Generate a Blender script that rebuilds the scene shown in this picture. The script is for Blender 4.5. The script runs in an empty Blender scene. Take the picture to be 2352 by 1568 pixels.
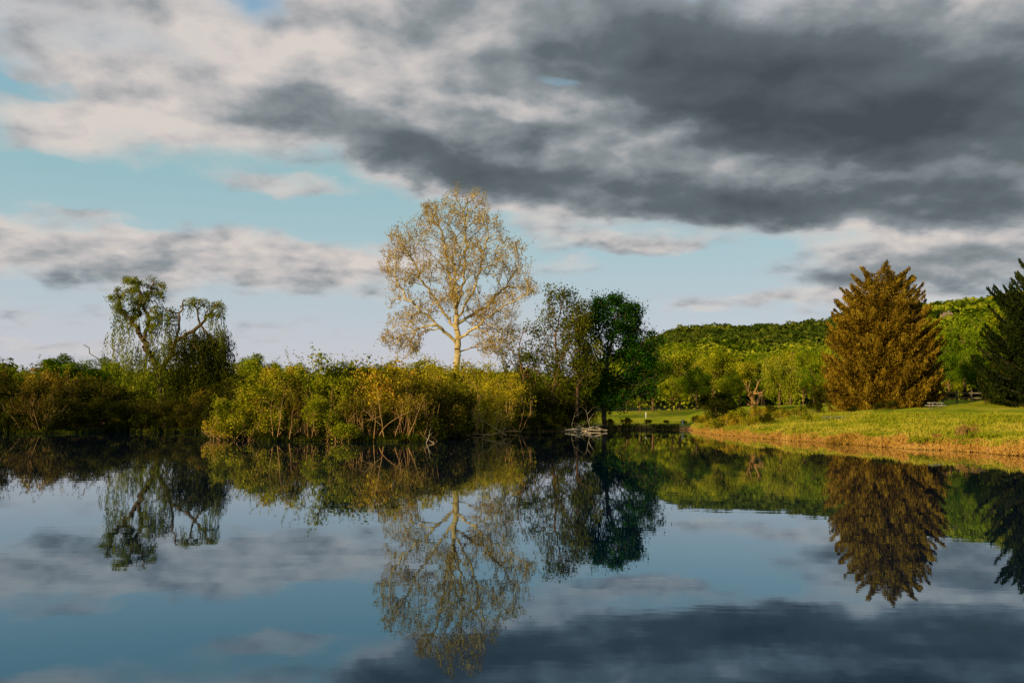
import bpy, bmesh, math, numpy as np
from mathutils import Matrix, Vector, noise as mnoise
rng = np.random.default_rng(11)
scene = bpy.context.scene
COL = scene.collection
F = 2259.0; CX = 1176.0; EYE = 1.6
PITCH = math.radians(4.1); ROLL = math.radians(0.45)

# ------------------------------------------------------------------ helpers
def hor(px): return 946 + (px-CX)*0.0079
def X(px, Y): return (px-CX)/F*Y
def Z(px, py, Y): return EYE + (hor(px)-py)/F*Y

def quad_mesh(name, verts, quads, mat=None, smooth=False):
    me = bpy.data.meshes.new(name)
    verts = np.asarray(verts, dtype=np.float32).reshape(-1, 3)
    quads = np.asarray(quads, dtype=np.int32).reshape(-1, 4)
    me.vertices.add(len(verts)); me.vertices.foreach_set("co", verts.ravel())
    me.loops.add(quads.size); me.loops.foreach_set("vertex_index", quads.ravel())
    me.polygons.add(len(quads))
    me.polygons.foreach_set("loop_start", np.arange(0, quads.size, 4, dtype=np.int32))
    me.polygons.foreach_set("loop_total", np.full(len(quads), 4, dtype=np.int32))
    me.polygons.foreach_set("use_smooth", np.full(len(quads), smooth, dtype=bool))
    me.update(calc_edges=True)
    if mat: me.materials.append(mat)
    return me

def add_obj(name, me, parent=None, loc=(0, 0, 0)):
    o = bpy.data.objects.new(name, me); COL.objects.link(o); o.location = loc
    if parent: o.parent = parent
    return o

def unit(v):
    n = np.linalg.norm(v, axis=-1, keepdims=True); n[n < 1e-9] = 1
    return v/n

def tubes(p0, p1, r0, r1, k=5):
    p0 = np.asarray(p0, float); p1 = np.asarray(p1, float)
    r0 = np.asarray(r0, float); r1 = np.asarray(r1, float)
    d = unit(p1-p0)
    ref = np.where(np.abs(d[:, 2:3]) > .9, [[1., 0, 0]], [[0, 0, 1.]])
    a = unit(np.cross(d, ref)); b = np.cross(d, a)
    an = np.arange(k)*2*math.pi/k
    ring = a[:, None]*np.cos(an)[None, :, None] + b[:, None]*np.sin(an)[None, :, None]
    v = np.concatenate([p0[:, None]+ring*r0[:, None, None], p1[:, None]+ring*r1[:, None, None]], 1)
    n = len(p0); i = np.arange(k); j = (i+1) % k
    q = np.stack([i, j, j+k, i+k], 1)
    q = q[None]+(np.arange(n)*2*k)[:, None, None]
    return v.reshape(-1, 3), q.reshape(-1, 4)

def leaves(c, length, width, axis=None, rg=rng, normal=None):
    n = len(c)
    if normal is not None:
        nn = unit(normal); t = unit(np.cross(nn, rg.normal(size=(n, 3)))); b = np.cross(nn, t)
    else:
        t = unit(rg.normal(size=(n, 3))) if axis is None else unit(axis)
        b = unit(np.cross(t, rg.normal(size=(n, 3))))
    L = np.asarray(length).reshape(-1, 1)*.5; W = np.asarray(width).reshape(-1, 1)*.5
    v = np.stack([c-t*L, c+b*W, c+t*L, c-b*W], 1)
    return v.reshape(-1, 3), np.arange(n*4).reshape(n, 4)

def lobe_leaves(cen, rad, dens, size, rg, squash=.8, lw=.62, jn=.55, thick=.35):
    cnt = np.maximum(8, (dens*rad**2).astype(int)); c = np.repeat(cen, cnt, 0); r = np.repeat(rad, cnt)[:, None]
    ph = np.repeat(rg.uniform(0, 6, len(cen)), cnt)
    d = unit(rg.normal(size=c.shape)+np.array([0, 0, .18]))
    bump = 1+.22*np.sin(d[:, 0]*5+ph)*np.sin(d[:, 1]*5+ph*2)+.15*np.sin(d[:, 2]*7+ph)
    rr_ = (1-thick*rg.uniform(0, 1, len(c))**1.5+rg.exponential(.11, len(c)))*bump
    p = c+d*r*rr_[:, None]*np.array([1, 1, squash])
    s = rg.uniform(.6, 1.35, len(c))*size
    return leaves(p, s, s*lw, rg=rg, normal=d+rg.normal(size=d.shape)*jn)

def colonize(attr, root, step, infl, kill, iters=140, bias=(0, 0, .1), jit=.15, maxch=3, rg=rng, roots_parent=None):
    attr = np.array(attr, float)
    nodes = [np.array(p, float) for p in root]
    parent = list(roots_parent) if roots_parent is not None else [-1]+list(range(len(root)-1))
    P = np.array(nodes)
    d = np.linalg.norm(attr[:, None]-P[None], axis=2)
    near = d.argmin(1); dist = d.min(1)
    nch = np.zeros(20000, int); bias = np.array(bias)
    for it in range(iters):
        act = dist < infl
        if not act.any(): break
        P = np.array(nodes)
        s = np.zeros((len(P), 3))
        dirs = unit(attr[act]-P[near[act]])
        np.add.at(s, near[act], dirs)
        idx = np.unique(near[act]); idx = idx[nch[idx] < maxch]
        if len(idx) == 0: break
        g = unit(unit(s[idx])+bias+rg.normal(size=(len(idx), 3))*jit)
        new = P[idx]+g*step
        nch[idx] += 1
        base = len(nodes)
        if base+len(new) > 19000: break
        for k, i in enumerate(idx):
            nodes.append(new[k]); parent.append(int(i))
        d2 = np.linalg.norm(attr[:, None]-new[None], axis=2)
        m = d2.argmin(1); dm = d2.min(1)
        better = dm < dist
        near[better] = m[better]+base; dist[better] = dm[better]
        keep = dist > kill
        attr = attr[keep]; near = near[keep]; dist = dist[keep]
        if len(attr) == 0: break
    return np.array(nodes), np.array(parent)

def radii(parent, tip, e):
    n = len(parent); acc = np.zeros(n)
    for i in range(n-1, -1, -1):
        if acc[i] == 0: acc[i] = tip**e
        if parent[i] >= 0: acc[parent[i]] += acc[i]
    return acc**(1/e)

def skeleton_tubes(P, par, R, k=5):
    i = np.where(par >= 0)[0]
    rp = np.minimum(R[par[i]], R[i]*1.35)
    return tubes(P[par[i]], P[i], rp, R[i], k)

def merge(parts):
    vs, qs, o = [], [], 0
    for v, q in parts:
        vs.append(v); qs.append(q+o); o += len(v)
    return np.concatenate(vs), np.concatenate(qs)

def clumpy(pts, scale, thr, seed=0.):
    off = Vector((seed*7.3, seed*3.1, seed*1.7))
    k = [mnoise.noise(Vector(p)*scale+off) > thr for p in pts]
    return pts[np.array(k)]

# ------------------------------------------------------------------ materials
def new_mat(name):
    m = bpy.data.materials.new(name); m.use_nodes = True
    nt = m.node_tree; nt.nodes.clear()
    out = nt.nodes.new("ShaderNodeOutputMaterial")
    return m, nt, out

def leaf_mat(name, cols, trans=.3, objvar=.25, nscale=.35, namp=1.0):
    m, nt, out = new_mat(name); N = nt.nodes; L = nt.links
    geo = N.new("ShaderNodeNewGeometry"); oi = N.new("ShaderNodeObjectInfo")
    ramp = N.new("ShaderNodeValToRGB")
    els = ramp.color_ramp.elements
    while len(els) < len(cols): els.new(.5)
    for i, c in enumerate(cols):
        els[i].position = i/(len(cols)-1); els[i].color = (*c, 1)
    tc = N.new("ShaderNodeTexCoord"); no = N.new("ShaderNodeTexNoise")
    no.inputs["Scale"].default_value = nscale; no.inputs["Detail"].default_value = 3
    L.new(tc.outputs["Object"], no.inputs["Vector"])
    mx = N.new("ShaderNodeMath"); mx.operation = 'MULTIPLY_ADD'
    L.new(no.outputs["Fac"], mx.inputs[0]); mx.inputs[1].default_value = 2*namp; mx.inputs[2].default_value = -namp+.2
    ad = N.new("ShaderNodeMath"); ad.operation = 'MULTIPLY_ADD'
    L.new(geo.outputs["Random Per Island"], ad.inputs[0]); ad.inputs[1].default_value = .6; L.new(mx.outputs[0], ad.inputs[2])
    L.new(ad.outputs[0], ramp.inputs["Fac"])
    hs = N.new("ShaderNodeHueSaturation")
    a = N.new("ShaderNodeMath"); a.operation = 'MULTIPLY_ADD'
    L.new(oi.outputs["Random"], a.inputs[0]); a.inputs[1].default_value = objvar*2; a.inputs[2].default_value = 1-objvar
    L.new(a.outputs[0], hs.inputs["Value"])
    b = N.new("ShaderNodeMath"); b.operation = 'MULTIPLY_ADD'
    L.new(oi.outputs["Random"], b.inputs[0]); b.inputs[1].default_value = -.05*objvar*4; b.inputs[2].default_value = .5+.025*objvar*4
    L.new(b.outputs[0], hs.inputs["Hue"])
    L.new(ramp.outputs["Color"], hs.inputs["Color"])
    df = N.new("ShaderNodeBsdfDiffuse"); tr = N.new("ShaderNodeBsdfTranslucent"); mi = N.new("ShaderNodeMixShader")
    L.new(hs.outputs["Color"], df.inputs["Color"]); L.new(hs.outputs["Color"], tr.inputs["Color"])
    mi.inputs[0].default_value = trans
    L.new(df.outputs[0], mi.inputs[1]); L.new(tr.outputs[0], mi.inputs[2]); L.new(mi.outputs[0], out.inputs[0])
    return m

def rough_mat(name, c1, c2, scale=3., rough=.9, stretch=(1, 1, 1)):
    m, nt, out = new_mat(name); N = nt.nodes; L = nt.links
    tc = N.new("ShaderNodeTexCoord"); mp = N.new("ShaderNodeMapping"); mp.inputs["Scale"].default_value = stretch
    no = N.new("ShaderNodeTexNoise"); no.inputs["Scale"].default_value = scale; no.inputs["Detail"].default_value = 6
    ramp = N.new("ShaderNodeValToRGB"); e = ramp.color_ramp.elements
    e[0].position = .35; e[0].color = (*c1, 1); e[1].position = .65; e[1].color = (*c2, 1)
    bs = N.new("ShaderNodeBsdfPrincipled"); bs.inputs["Roughness"].default_value = rough
    bs.inputs["Specular IOR Level"].default_value = .15
    bp = N.new("ShaderNodeBump"); bp.inputs["Strength"].default_value = .4; bp.inputs["Distance"].default_value = .05
    L.new(tc.outputs["Object"], mp.inputs[0]); L.new(mp.outputs[0], no.inputs["Vector"])
    L.new(no.outputs["Fac"], ramp.inputs[0]); L.new(ramp.outputs[0], bs.inputs["Base Color"])
    L.new(no.outputs["Fac"], bp.inputs["Height"]); L.new(bp.outputs[0], bs.inputs["Normal"])
    L.new(bs.outputs[0], out.inputs[0])
    return m

M = {}
M['syc_bark'] = rough_mat("pale_bark", (.32, .21, .06), (.62, .47, .20), 1.2)
M['syc_leaf'] = leaf_mat("golden_young_leaf", [(.15, .09, .002), (.38, .25, .007), (.56, .41, .018)], .4)
M['dark_bark'] = rough_mat("dark_bark", (.035, .025, .015), (.10, .07, .04), 2.)
M['will_bark'] = rough_mat("willow_bark", (.06, .04, .02), (.18, .12, .05), 2.)
M['tan_stem'] = rough_mat("tan_stem", (.28, .14, .04), (.54, .29, .10), 2.)
M['brown_stem'] = rough_mat("brown_stem", (.10, .05, .022), (.22, .12, .05), 2.)
M['willow_leaf'] = leaf_mat("willow_leaf", [(.05, .065, .005), (.22, .22, .013), (.44, .39, .03)], .4)
M['willow_dark'] = leaf_mat("willow_shaded_leaf", [(.008, .012, .002), (.030, .038, .003), (.11, .12, .008)], .25)  # darker copy of the willow leaf: shade of the lower-right crown painted in
M['ywillow_leaf'] = leaf_mat("yellow_willow_leaf", [(.13, .16, .008), (.30, .30, .015), (.42, .38, .03)], .4)
M['maple_leaf'] = leaf_mat("maple_leaf", [(.008, .022, .002), (.026, .068, .004), (.10, .22, .008)], .3, .2, .9, .6)  # base colours darkened to stand in for shadow over this tree
M['locust_leaf'] = leaf_mat("locust_leaf", [(.03, .035, .003), (.10, .115, .007), (.24, .22, .014)], .35)
M['shrub_leaf'] = leaf_mat("shrub_leaf", [(.025, .028, .002), (.19, .185, .006), (.50, .41, .014), (.42, .24, .03)], .3, .32, .8, 1.4)
M['yshrub_leaf'] = leaf_mat("gold_shrub_leaf", [(.10, .09, .005), (.36, .30, .010), (.56, .44, .02)], .3, .2, .7)
M['dshrub_leaf'] = leaf_mat("dark_shrub_leaf", [(.007, .009, .001), (.034, .036, .003), (.14, .12, .010)], .2, .3, .6, 1.2)  # thicket shade put into the leaf colour, also on low bushes and weeds
M['rshrub_leaf'] = leaf_mat("olive_russet_leaf", [(.04, .020, .002), (.19, .13, .008), (.38, .28, .02)], .2, .25, .6)
M['redshrub_leaf'] = leaf_mat("brown_olive_leaf", [(.03, .016, .003), (.13, .078, .008), (.25, .17, .02)], .2, .2, .6)
M['russet_leaf'] = leaf_mat("russet_bush_leaf", [(.20, .09, .02), (.40, .19, .05), (.54, .28, .09)], .2)
M['green_leaf'] = leaf_mat("green_leaf", [(.03, .055, .002), (.18, .23, .006), (.42, .41, .014)], .25, .4)
M['far_leaf'] = leaf_mat("near_slope_leaf", [(.03, .05, .002), (.14, .18, .006), (.36, .34, .018)], .2, .0, .06, 1.9)
M['ridge_leaf'] = leaf_mat("far_ridge_leaf", [(.025, .04, .004), (.065, .09, .008), (.15, .155, .012)], .2, .0, .06, 1.3)
M['spruce_leaf'] = leaf_mat("brown_gold_needles", [(.030, .017, .002), (.17, .098, .007), (.37, .23, .018)], .12, .0, .8, 1.1)
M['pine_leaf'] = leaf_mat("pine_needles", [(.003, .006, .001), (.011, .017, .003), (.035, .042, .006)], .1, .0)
M['grass'] = leaf_mat("grass_blade", [(.15, .17, .006), (.33, .31, .014), (.50, .38, .04)], .3, 0, .25, 1.6)
M['dry'] = leaf_mat("dry_grass_blade", [(.26, .15, .012), (.56, .29, .05), (.68, .40, .09)], .3, 0, .3)
M['dead'] = rough_mat("bleached_wood", (.30, .22, .12), (.55, .42, .26), 3.)
M['white'] = rough_mat("white_paint", (.60, .58, .52), (.75, .72, .66), 4., .6)
M['wood'] = rough_mat("weathered_wood", (.12, .09, .06), (.25, .19, .13), 6., .8)
M['stone'] = rough_mat("grey_stone", (.12, .11, .10), (.26, .24, .21), 5., .9)
M['roof'] = rough_mat("tan_shingle", (.16, .11, .06), (.28, .20, .12), 5., .8)
M['glass'] = rough_mat("dark_glass", (.02, .025, .03), (.04, .05, .06), 1., .2)

# ------------------------------------------------------------------ terrain
_s = [(-1800, 60), (-400, 62), (0, 62), (100, 63), (250, 68), (470, 68), (500, 53), (600, 51), (980, 52), (1030, 60), (1200, 78),
      (1300, 84), (1400, 92), (1450, 97), (1580, 97), (1605, 84), (1650, 74), (1720, 67), (1900, 55), (2100, 47), (2352, 40), (2700, 33)]
_az = [math.atan((p-CX)/F) for p, y in _s]; _r = [y/math.cos(a) for (p, y), a in zip(_s, _az)]
_az = [math.radians(-180), math.radians(-110), math.radians(-75)]+_az+[math.radians(60), math.radians(100), math.radians(180)]
_r = [0, 5, 50]+_r+[18, 2, 0]
_bank = ([-1, 0, .2, .45, .6, 1], [.22, .22, .25, .40, .38, .35])
_slope = ([-1, -.1, .12, .25, .4, .6, 1.0], [.008, .010, .022, .034, .040, .040, .03])
def sst(t): t = np.clip(t, 0, 1); return t*t*(3-2*t)
def shore(az): return np.maximum(np.interp(az, _az, _r) + .5*np.sin(az*63)+.3*np.sin(az*171+1)+.15*np.sin(az*401)+.12*np.sin(az*997), 0)
def ground_z(x, y):
    x = np.asarray(x, float); y = np.asarray(y, float)
    r = np.hypot(x, y); az = np.arctan2(x, y)
    s = r-shore(az)
    bank = np.interp(az, *_bank); sl = np.interp(az, *_slope)
    up = bank*sst(s/1.6)+sl*np.minimum(np.maximum(s, 0), 75)
    up = up+sst(s/6)*(.10*np.sin(x*.21+1)*np.sin(y*.17)+.06*np.sin(x*.6)*np.sin(y*.47+2)+.03*np.sin(x*1.7+y*.6)*np.sin(y*1.3))
    dn = np.maximum(-1.3, s*.25)
    z = np.where(s > 0, up, dn)
    near = .25*(1-sst((r-2.0)/1.2))-1.3*sst((r-2.0)/1.2)
    return np.where(r < 3.2, np.maximum(z, near), z)
def gz(x, y): return float(ground_z(x, y))

az = np.concatenate([np.linspace(-180, -50, 60)[:-1], np.linspace(-50, 50, 420), np.linspace(50, 180, 60)[1:]])
az = np.radians(az); rr = np.concatenate([[.01], np.arange(.6, 130, .45), np.geomspace(131, 5000, 50)])
A, R = np.meshgrid(az, rr)
gx = R*np.sin(A); gy = R*np.cos(A); g = ground_z(gx, gy)
na = len(az); nr = len(rr)
i, j = np.meshgrid(np.arange(nr-1), np.arange(na-1), indexing='ij')
q = np.stack([i*na+j, (i+1)*na+j, (i+1)*na+j+1, i*na+j+1], -1).reshape(-1, 4)

m, nt, out = new_mat("meadow_ground"); N = nt.nodes; L = nt.links
geo = N.new("ShaderNodeNewGeometry"); sx = N.new("ShaderNodeSeparateXYZ"); L.new(geo.outputs["Position"], sx.inputs[0])
n1 = N.new("ShaderNodeTexNoise"); n1.inputs["Scale"].default_value = .3; n1.inputs["Detail"].default_value = 9; n1.inputs["Roughness"].default_value = .72
n2 = N.new("ShaderNodeTexNoise"); n2.inputs["Scale"].default_value = 3.; n2.inputs["Detail"].default_value = 6
L.new(geo.outputs["Position"], n1.inputs["Vector"]); L.new(geo.outputs["Position"], n2.inputs["Vector"])
r1 = N.new("ShaderNodeValToRGB"); e = r1.color_ramp.elements
e[0].position = .32; e[0].color = (.12, .16, .008, 1); e[1].position = .68; e[1].color = (.50, .34, .06, 1)
for p_, c_ in ((.46, (.28, .29, .013, 1)), (.56, (.42, .36, .022, 1))):
    x_ = e.new(p_); x_.color = c_
L.new(n1.outputs["Fac"], r1.inputs[0])
r2 = N.new("ShaderNodeValToRGB"); e = r2.color_ramp.elements
e[0].position = .35; e[0].color = (.22, .10, .03, 1); e[1].position = .7; e[1].color = (.60, .31, .09, 1)
L.new(n2.outputs["Fac"], r2.inputs[0])
ma = N.new("ShaderNodeMath"); ma.operation = 'MULTIPLY_ADD'; ma.inputs[1].default_value = .6
L.new(n1.outputs["Fac"], ma.inputs[0]); L.new(sx.outputs["Z"], ma.inputs[2])
mr = N.new("ShaderNodeMapRange"); mr.inputs[1].default_value = .52; mr.inputs[2].default_value = .80
L.new(ma.outputs[0], mr.inputs[0])
mx = N.new("ShaderNodeMix"); mx.data_type = 'RGBA'
L.new(mr.outputs[0], mx.inputs[0]); L.new(r2.outputs[0], mx.inputs[6]); L.new(r1.outputs[0], mx.inputs[7])
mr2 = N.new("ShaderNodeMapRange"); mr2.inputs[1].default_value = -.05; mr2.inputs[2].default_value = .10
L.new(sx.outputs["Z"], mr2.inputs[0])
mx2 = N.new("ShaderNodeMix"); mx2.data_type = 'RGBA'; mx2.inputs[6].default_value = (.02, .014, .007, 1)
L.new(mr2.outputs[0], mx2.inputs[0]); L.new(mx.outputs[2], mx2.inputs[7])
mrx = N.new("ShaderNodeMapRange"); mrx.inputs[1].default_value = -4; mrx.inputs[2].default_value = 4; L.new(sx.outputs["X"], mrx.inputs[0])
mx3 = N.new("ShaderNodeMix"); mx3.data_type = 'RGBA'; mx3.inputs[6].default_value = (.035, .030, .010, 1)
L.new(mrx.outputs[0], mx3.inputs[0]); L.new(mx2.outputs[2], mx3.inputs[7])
df = N.new("ShaderNodeBsdfDiffuse"); L.new(mx3.outputs[2], df.inputs[0])
bp = N.new("ShaderNodeBump"); bp.inputs["Strength"].default_value = .8; bp.inputs["Distance"].default_value = .14
L.new(n2.outputs["Fac"], bp.inputs["Height"]); L.new(bp.outputs[0], df.inputs["Normal"]); L.new(df.outputs[0], out.inputs[0])
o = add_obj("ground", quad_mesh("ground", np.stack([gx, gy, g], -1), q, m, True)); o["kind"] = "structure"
o["label"] = "grassy pond bank with lawn rising to trees"; o["category"] = "ground"

# water
m, nt, out = new_mat("pond_water"); N = nt.nodes; L = nt.links
geo = N.new("ShaderNodeNewGeometry"); mp = N.new("ShaderNodeMapping"); mp.inputs["Scale"].default_value = (.55, 1.3, 1)
L.new(geo.outputs["Position"], mp.inputs[0])
n1 = N.new("ShaderNodeTexNoise"); n1.inputs["Scale"].default_value = 1.0; n1.inputs["Detail"].default_value = 4; n1.inputs["Roughness"].default_value = .5
L.new(mp.outputs[0], n1.inputs["Vector"])
bp = N.new("ShaderNodeBump"); bp.inputs["Strength"].default_value = 1.; bp.inputs["Distance"].default_value = .0011
L.new(n1.outputs["Fac"], bp.inputs["Height"])
fr = N.new("ShaderNodeFresnel"); fr.inputs["IOR"].default_value = 2.3; L.new(bp.outputs[0], fr.inputs["Normal"])
mrw = N.new("ShaderNodeMapRange"); mrw.inputs[1].default_value = .38; mrw.inputs[2].default_value = .80; L.new(fr.outputs[0], mrw.inputs[0])
mcw = N.new("ShaderNodeMix"); mcw.data_type = 'RGBA'; mcw.inputs[6].default_value = (.60, .83, 1, 1); mcw.inputs[7].default_value = (1, 1, .98, 1)
L.new(mrw.outputs[0], mcw.inputs[0])
gl = N.new("ShaderNodeBsdfGlossy"); gl.inputs["Roughness"].default_value = .005; L.new(mcw.outputs[2], gl.inputs["Color"])
L.new(bp.outputs[0], gl.inputs["Normal"])
df = N.new("ShaderNodeBsdfDiffuse"); df.inputs[0].default_value = (.0005, .007, .022, 1)
mi = N.new("ShaderNodeMixShader"); L.new(fr.outputs[0], mi.inputs[0]); L.new(df.outputs[0], mi.inputs[1]); L.new(gl.outputs[0], mi.inputs[2])
L.new(mi.outputs[0], out.inputs[0])
o = add_obj("water", quad_mesh("water", [(-170, -20, 0), (170, -20, 0), (170, 150, 0), (-170, 150, 0)], [(0, 1, 2, 3)], m)); o["kind"] = "structure"
o["label"] = "still dark pond water mirroring trees and clouds"; o["category"] = "water"

# hill
_hp = [(-3000, 940), (-600, 912), (0, 915), (900, 915), (1250, 910), (1400, 885), (1490, 832), (1560, 804), (1650, 794), (1780, 789), (1900, 776), (2000, 754), (2130, 728), (2352, 710), (2700, 690), (3300, 700), (5200, 860)]
_ha = [math.atan((p-CX)/F) for p, y in _hp]; HR = 520.
_hh = [(950-y)/F*HR*math.cos(a) for (p, y), a in zip(_hp, _ha)]
def hill_z(x, y):
    r = np.hypot(x, y); a = np.arctan2(x, y)
    H = np.interp(a, _ha, _hh); t = (r-205)/(HR-205)
    n = 2.5*np.sin(x*.021+1)*np.sin(y*.017)+1.5*np.sin(x*.05)*np.sin(y*.043)
    prof = np.where(t < 1, 2*sst(np.clip(t, 0, 1)*.5), 1.)
    return np.where(t < 0, -2.0, 1.8+(H+n*np.clip(t*2, 0, 1))*prof)
ha = np.linspace(_ha[0], _ha[-1], 300); hr = np.concatenate([[204.9], np.linspace(205, 700, 70), np.geomspace(720, 2500, 12)])
A, R = np.meshgrid(ha, hr); hx = R*np.sin(A); hy = R*np.cos(A); hz = hill_z(hx, hy)
na = len(ha); nr = len(hr); i, j = np.meshgrid(np.arange(nr-1), np.arange(na-1), indexing='ij')
q = np.stack([i*na+j, (i+1)*na+j, (i+1)*na+j+1, i*na+j+1], -1).reshape(-1, 4)
M['hill'] = rough_mat("wooded_hill_floor", (.012, .02, .003), (.03, .045, .006), .05)
o = add_obj("hill", quad_mesh("hill", np.stack([hx, hy, hz], -1), q, M['hill'], True)); o["kind"] = "structure"
o["label"] = "long wooded hill rising behind the meadow"; o["category"] = "hill"

# forest on hill (two masses: near slope, far ridge)
n = 1500
a = rng.uniform(math.atan((1380-CX)/F), math.atan((2650-CX)/F), n); r = np.sqrt(rng.uniform(240**2, 560**2, n))
a2 = rng.uniform(math.atan((-400-CX)/F), math.atan((1420-CX)/F), 320); r2 = rng.uniform(300, 420, 320)
a = np.concatenate([a, a2]); r = np.concatenate([r, r2]); left = np.arange(len(a)) >= n
house_r = 480.; ha_ = math.atan((2172-CX)/F); HX = house_r*math.sin(ha_); HY = house_r*math.cos(ha_)
keep = ~((np.abs(a-ha_) < .010) & (r > house_r-26) & (r < house_r+8))
a, r, left = a[keep], r[keep], left[keep]
cx = r*np.sin(a); cy = r*np.cos(a); cz = hill_z(cx, cy)
near_p, far_p = [], []
for x, y, z, rad, lf_, aa in zip(cx, cy, cz, r, left, a):
    big = rng.uniform() < .3
    R_ = rng.uniform(6., 8.5) if big else rng.uniform(3.2, 5.8); H_ = R_*rng.uniform(.75, 1.0)
    top = rng.uniform(11, 14) if big else rng.uniform(8.5, 12)
    if rad > 430: top = rng.uniform(10, 11.3); R_ = min(R_, 6.5); H_ = min(H_, 4.5)
    if lf_: top *= .82; R_ = min(R_, 7); H_ = min(H_, 6)
    k = int((360 if big else 210)*(380/rad)**1.1)
    d = unit(rng.normal(size=(k, 3))+np.array([0, -.35*y/rad, .45]))
    ph = rng.uniform(0, 6)
    bumps = 1+.22*np.sin(d[:, 0]*6+ph)*np.sin(d[:, 1]*6+ph*2)+.12*np.sin(d[:, 2]*8+ph)+rng.normal(size=k)*.05
    p = np.array([x, y, z+top-H_])+d*np.array([R_, R_, H_])*bumps[:, None]
    s = rng.uniform(.7, 1.3, k)*rad*.0027
    far = (rad > 400 and aa < math.atan((1960-CX)/F) and not lf_)
    (far_p if far else near_p).append(leaves(p, s*1.2, s*1.0, normal=d+rng.normal(size=d.shape)*.35))
o = add_obj("forest", quad_mesh("forest", *merge(near_p), M['far_leaf'])); o["kind"] = "stuff"
o["label"] = "dense spring green woodland covering the slope"; o["category"] = "forest"
o = add_obj("forest", quad_mesh("forest", *merge(far_p), M['ridge_leaf'])); o["kind"] = "stuff"
o["label"] = "darker woodland along the distant ridge"; o["category"] = "forest"

# ------------------------------------------------------------------ plants
def place(name, base, parts, label, category, group=None, rot=0., scale=(1, 1, 1)):
    e = bpy.data.objects.new(name, None); COL.objects.link(e)
    e.empty_display_size = .5
    e.location = base; e.rotation_euler = (0, 0, rot); e.scale = scale
    e["label"] = label; e["category"] = category
    if group: e["group"] = group
    for pn, me in parts: add_obj(pn, me, e)
    return e

def tree_mesh(envelope, root, n_attr, step, infl, kill, tip, ex, barkm, leafm, leaf_per_tip, leaf_size, spread, seed,
              clump=(.35, -.12), leafmax=None, bias=(0, 0, .1), jit=.15, twig=.5, lw=.6, lobes=None, tw_n=2):
    rg = np.random.default_rng(seed)
    pts = envelope(rg, n_attr)
    pts = clumpy(pts, clump[0], clump[1], seed)
    P, par = colonize(pts, root, step, infl, kill, bias=bias, jit=jit, rg=rg)
    R = radii(par, tip, ex)
    thin = np.where((R < tip*(leafmax or 2.2)) & (np.arange(len(P)) >= len(root)))[0]
    tp = P[thin]
    t0 = np.repeat(tp, tw_n, 0); td = unit(rg.normal(size=t0.shape)+np.array([0, 0, .3]))
    t1 = t0+td*rg.uniform(.4, 1., (len(t0), 1))*twig
    tw = tubes(t0, t1, np.full(len(t0), tip*.8), np.full(len(t0), tip*.4), 3)
    wood = merge([skeleton_tubes(P, par, R, 6), tw])
    lv = []
    if leaf_per_tip:
        c = np.repeat(t1, leaf_per_tip, 0); c = c+rg.normal(size=c.shape)*spread
        s = rg.uniform(.6, 1.3, len(c))*leaf_size
        lv.append(leaves(c, s, s*lw, rg=rg))
    if lobes:
        k, r0_, r1_, dens = lobes
        cen = tp[rg.choice(len(tp), k)]
        lv.append(lobe_leaves(cen, rg.uniform(r0_, r1_, k), dens, leaf_size, rg))
    lv = merge(lv)
    return quad_mesh("wood", *wood, barkm, True), quad_mesh("leaf", *lv, leafm), len(lv[0])//4

def ellipsoids(els):
    w = np.array([e[6] for e in els]); w = w/w.sum()
    def f(rg, n):
        idx = rg.choice(len(els), n, p=w); out = np.zeros((n, 3))
        d = unit(rg.normal(size=(n, 3)))*rg.uniform(.0, 1, (n, 1))**(1/3)
        for k, e in enumerate(els):
            mk = idx == k; out[mk] = np.array(e[:3])+d[mk]*np.array(e[3:6])
        return out
    return f

def trunk_line(p, n=8, wob=.1, rg=rng):
    p = np.array(p, float); out = []
    for a_, b_ in zip(p[:-1], p[1:]):
        m_ = max(2, int(np.linalg.norm(b_-a_)/.5))
        for t in np.arange(m_)/m_: out.append(a_+(b_-a_)*t+rg.normal(size=3)*wob*np.array([1, 1, 0])*(len(out) > 1))
    out.append(p[-1]); return out

# ---- sycamore
Y0 = 112.; sx0 = X(1050, Y0); sb = gz(sx0, Y0); mp_ = Y0/F
sE = [(1050, 525, 70, 75, 3), (1000, 505, 38, 40, .9), (1110, 515, 40, 45, .9), (935, 555, 58, 45, 1.5), (1158, 590, 55, 45, 1.6), (1050, 610, 105, 65, 2.6), (915, 640, 48, 40, 1.0), (1180, 668, 52, 36, 1.2),
      (945, 740, 62, 42, 1.3), (1125, 725, 70, 42, 1.3), (1050, 700, 80, 50, 1.0), (925, 800, 52, 32, 1.), (1140, 795, 62, 34, 1.), (1035, 462, 26, 24, .5), (1088, 468, 24, 20, .35), (975, 480, 18, 14, .2), (1200, 630, 20, 16, .2), (895, 590, 22, 16, .25), (905, 700, 20, 16, .2)]
def sw(px, py, dy=0.): return np.array([(px-1050)*mp_, dy, (hor(1050)-py)*mp_+EYE-sb])
nodes = [np.array(p, float) for p in trunk_line([(0, 0, 0), (-.15, 0, 4), (.1, 0, 8), sw(1046, 700)], wob=.05)]; par = [-1]+list(range(len(nodes)-1))
def near_in(nodes, t): return int(np.argmin([np.linalg.norm(p-np.array(t)) for p in nodes]))
def grow_line(nodes, par, start, line, wob):
    prev = start
    for p in trunk_line([nodes[start]]+list(line), wob=wob)[1:]:
        nodes.append(np.array(p)); par.append(prev); prev = len(nodes)-1
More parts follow.
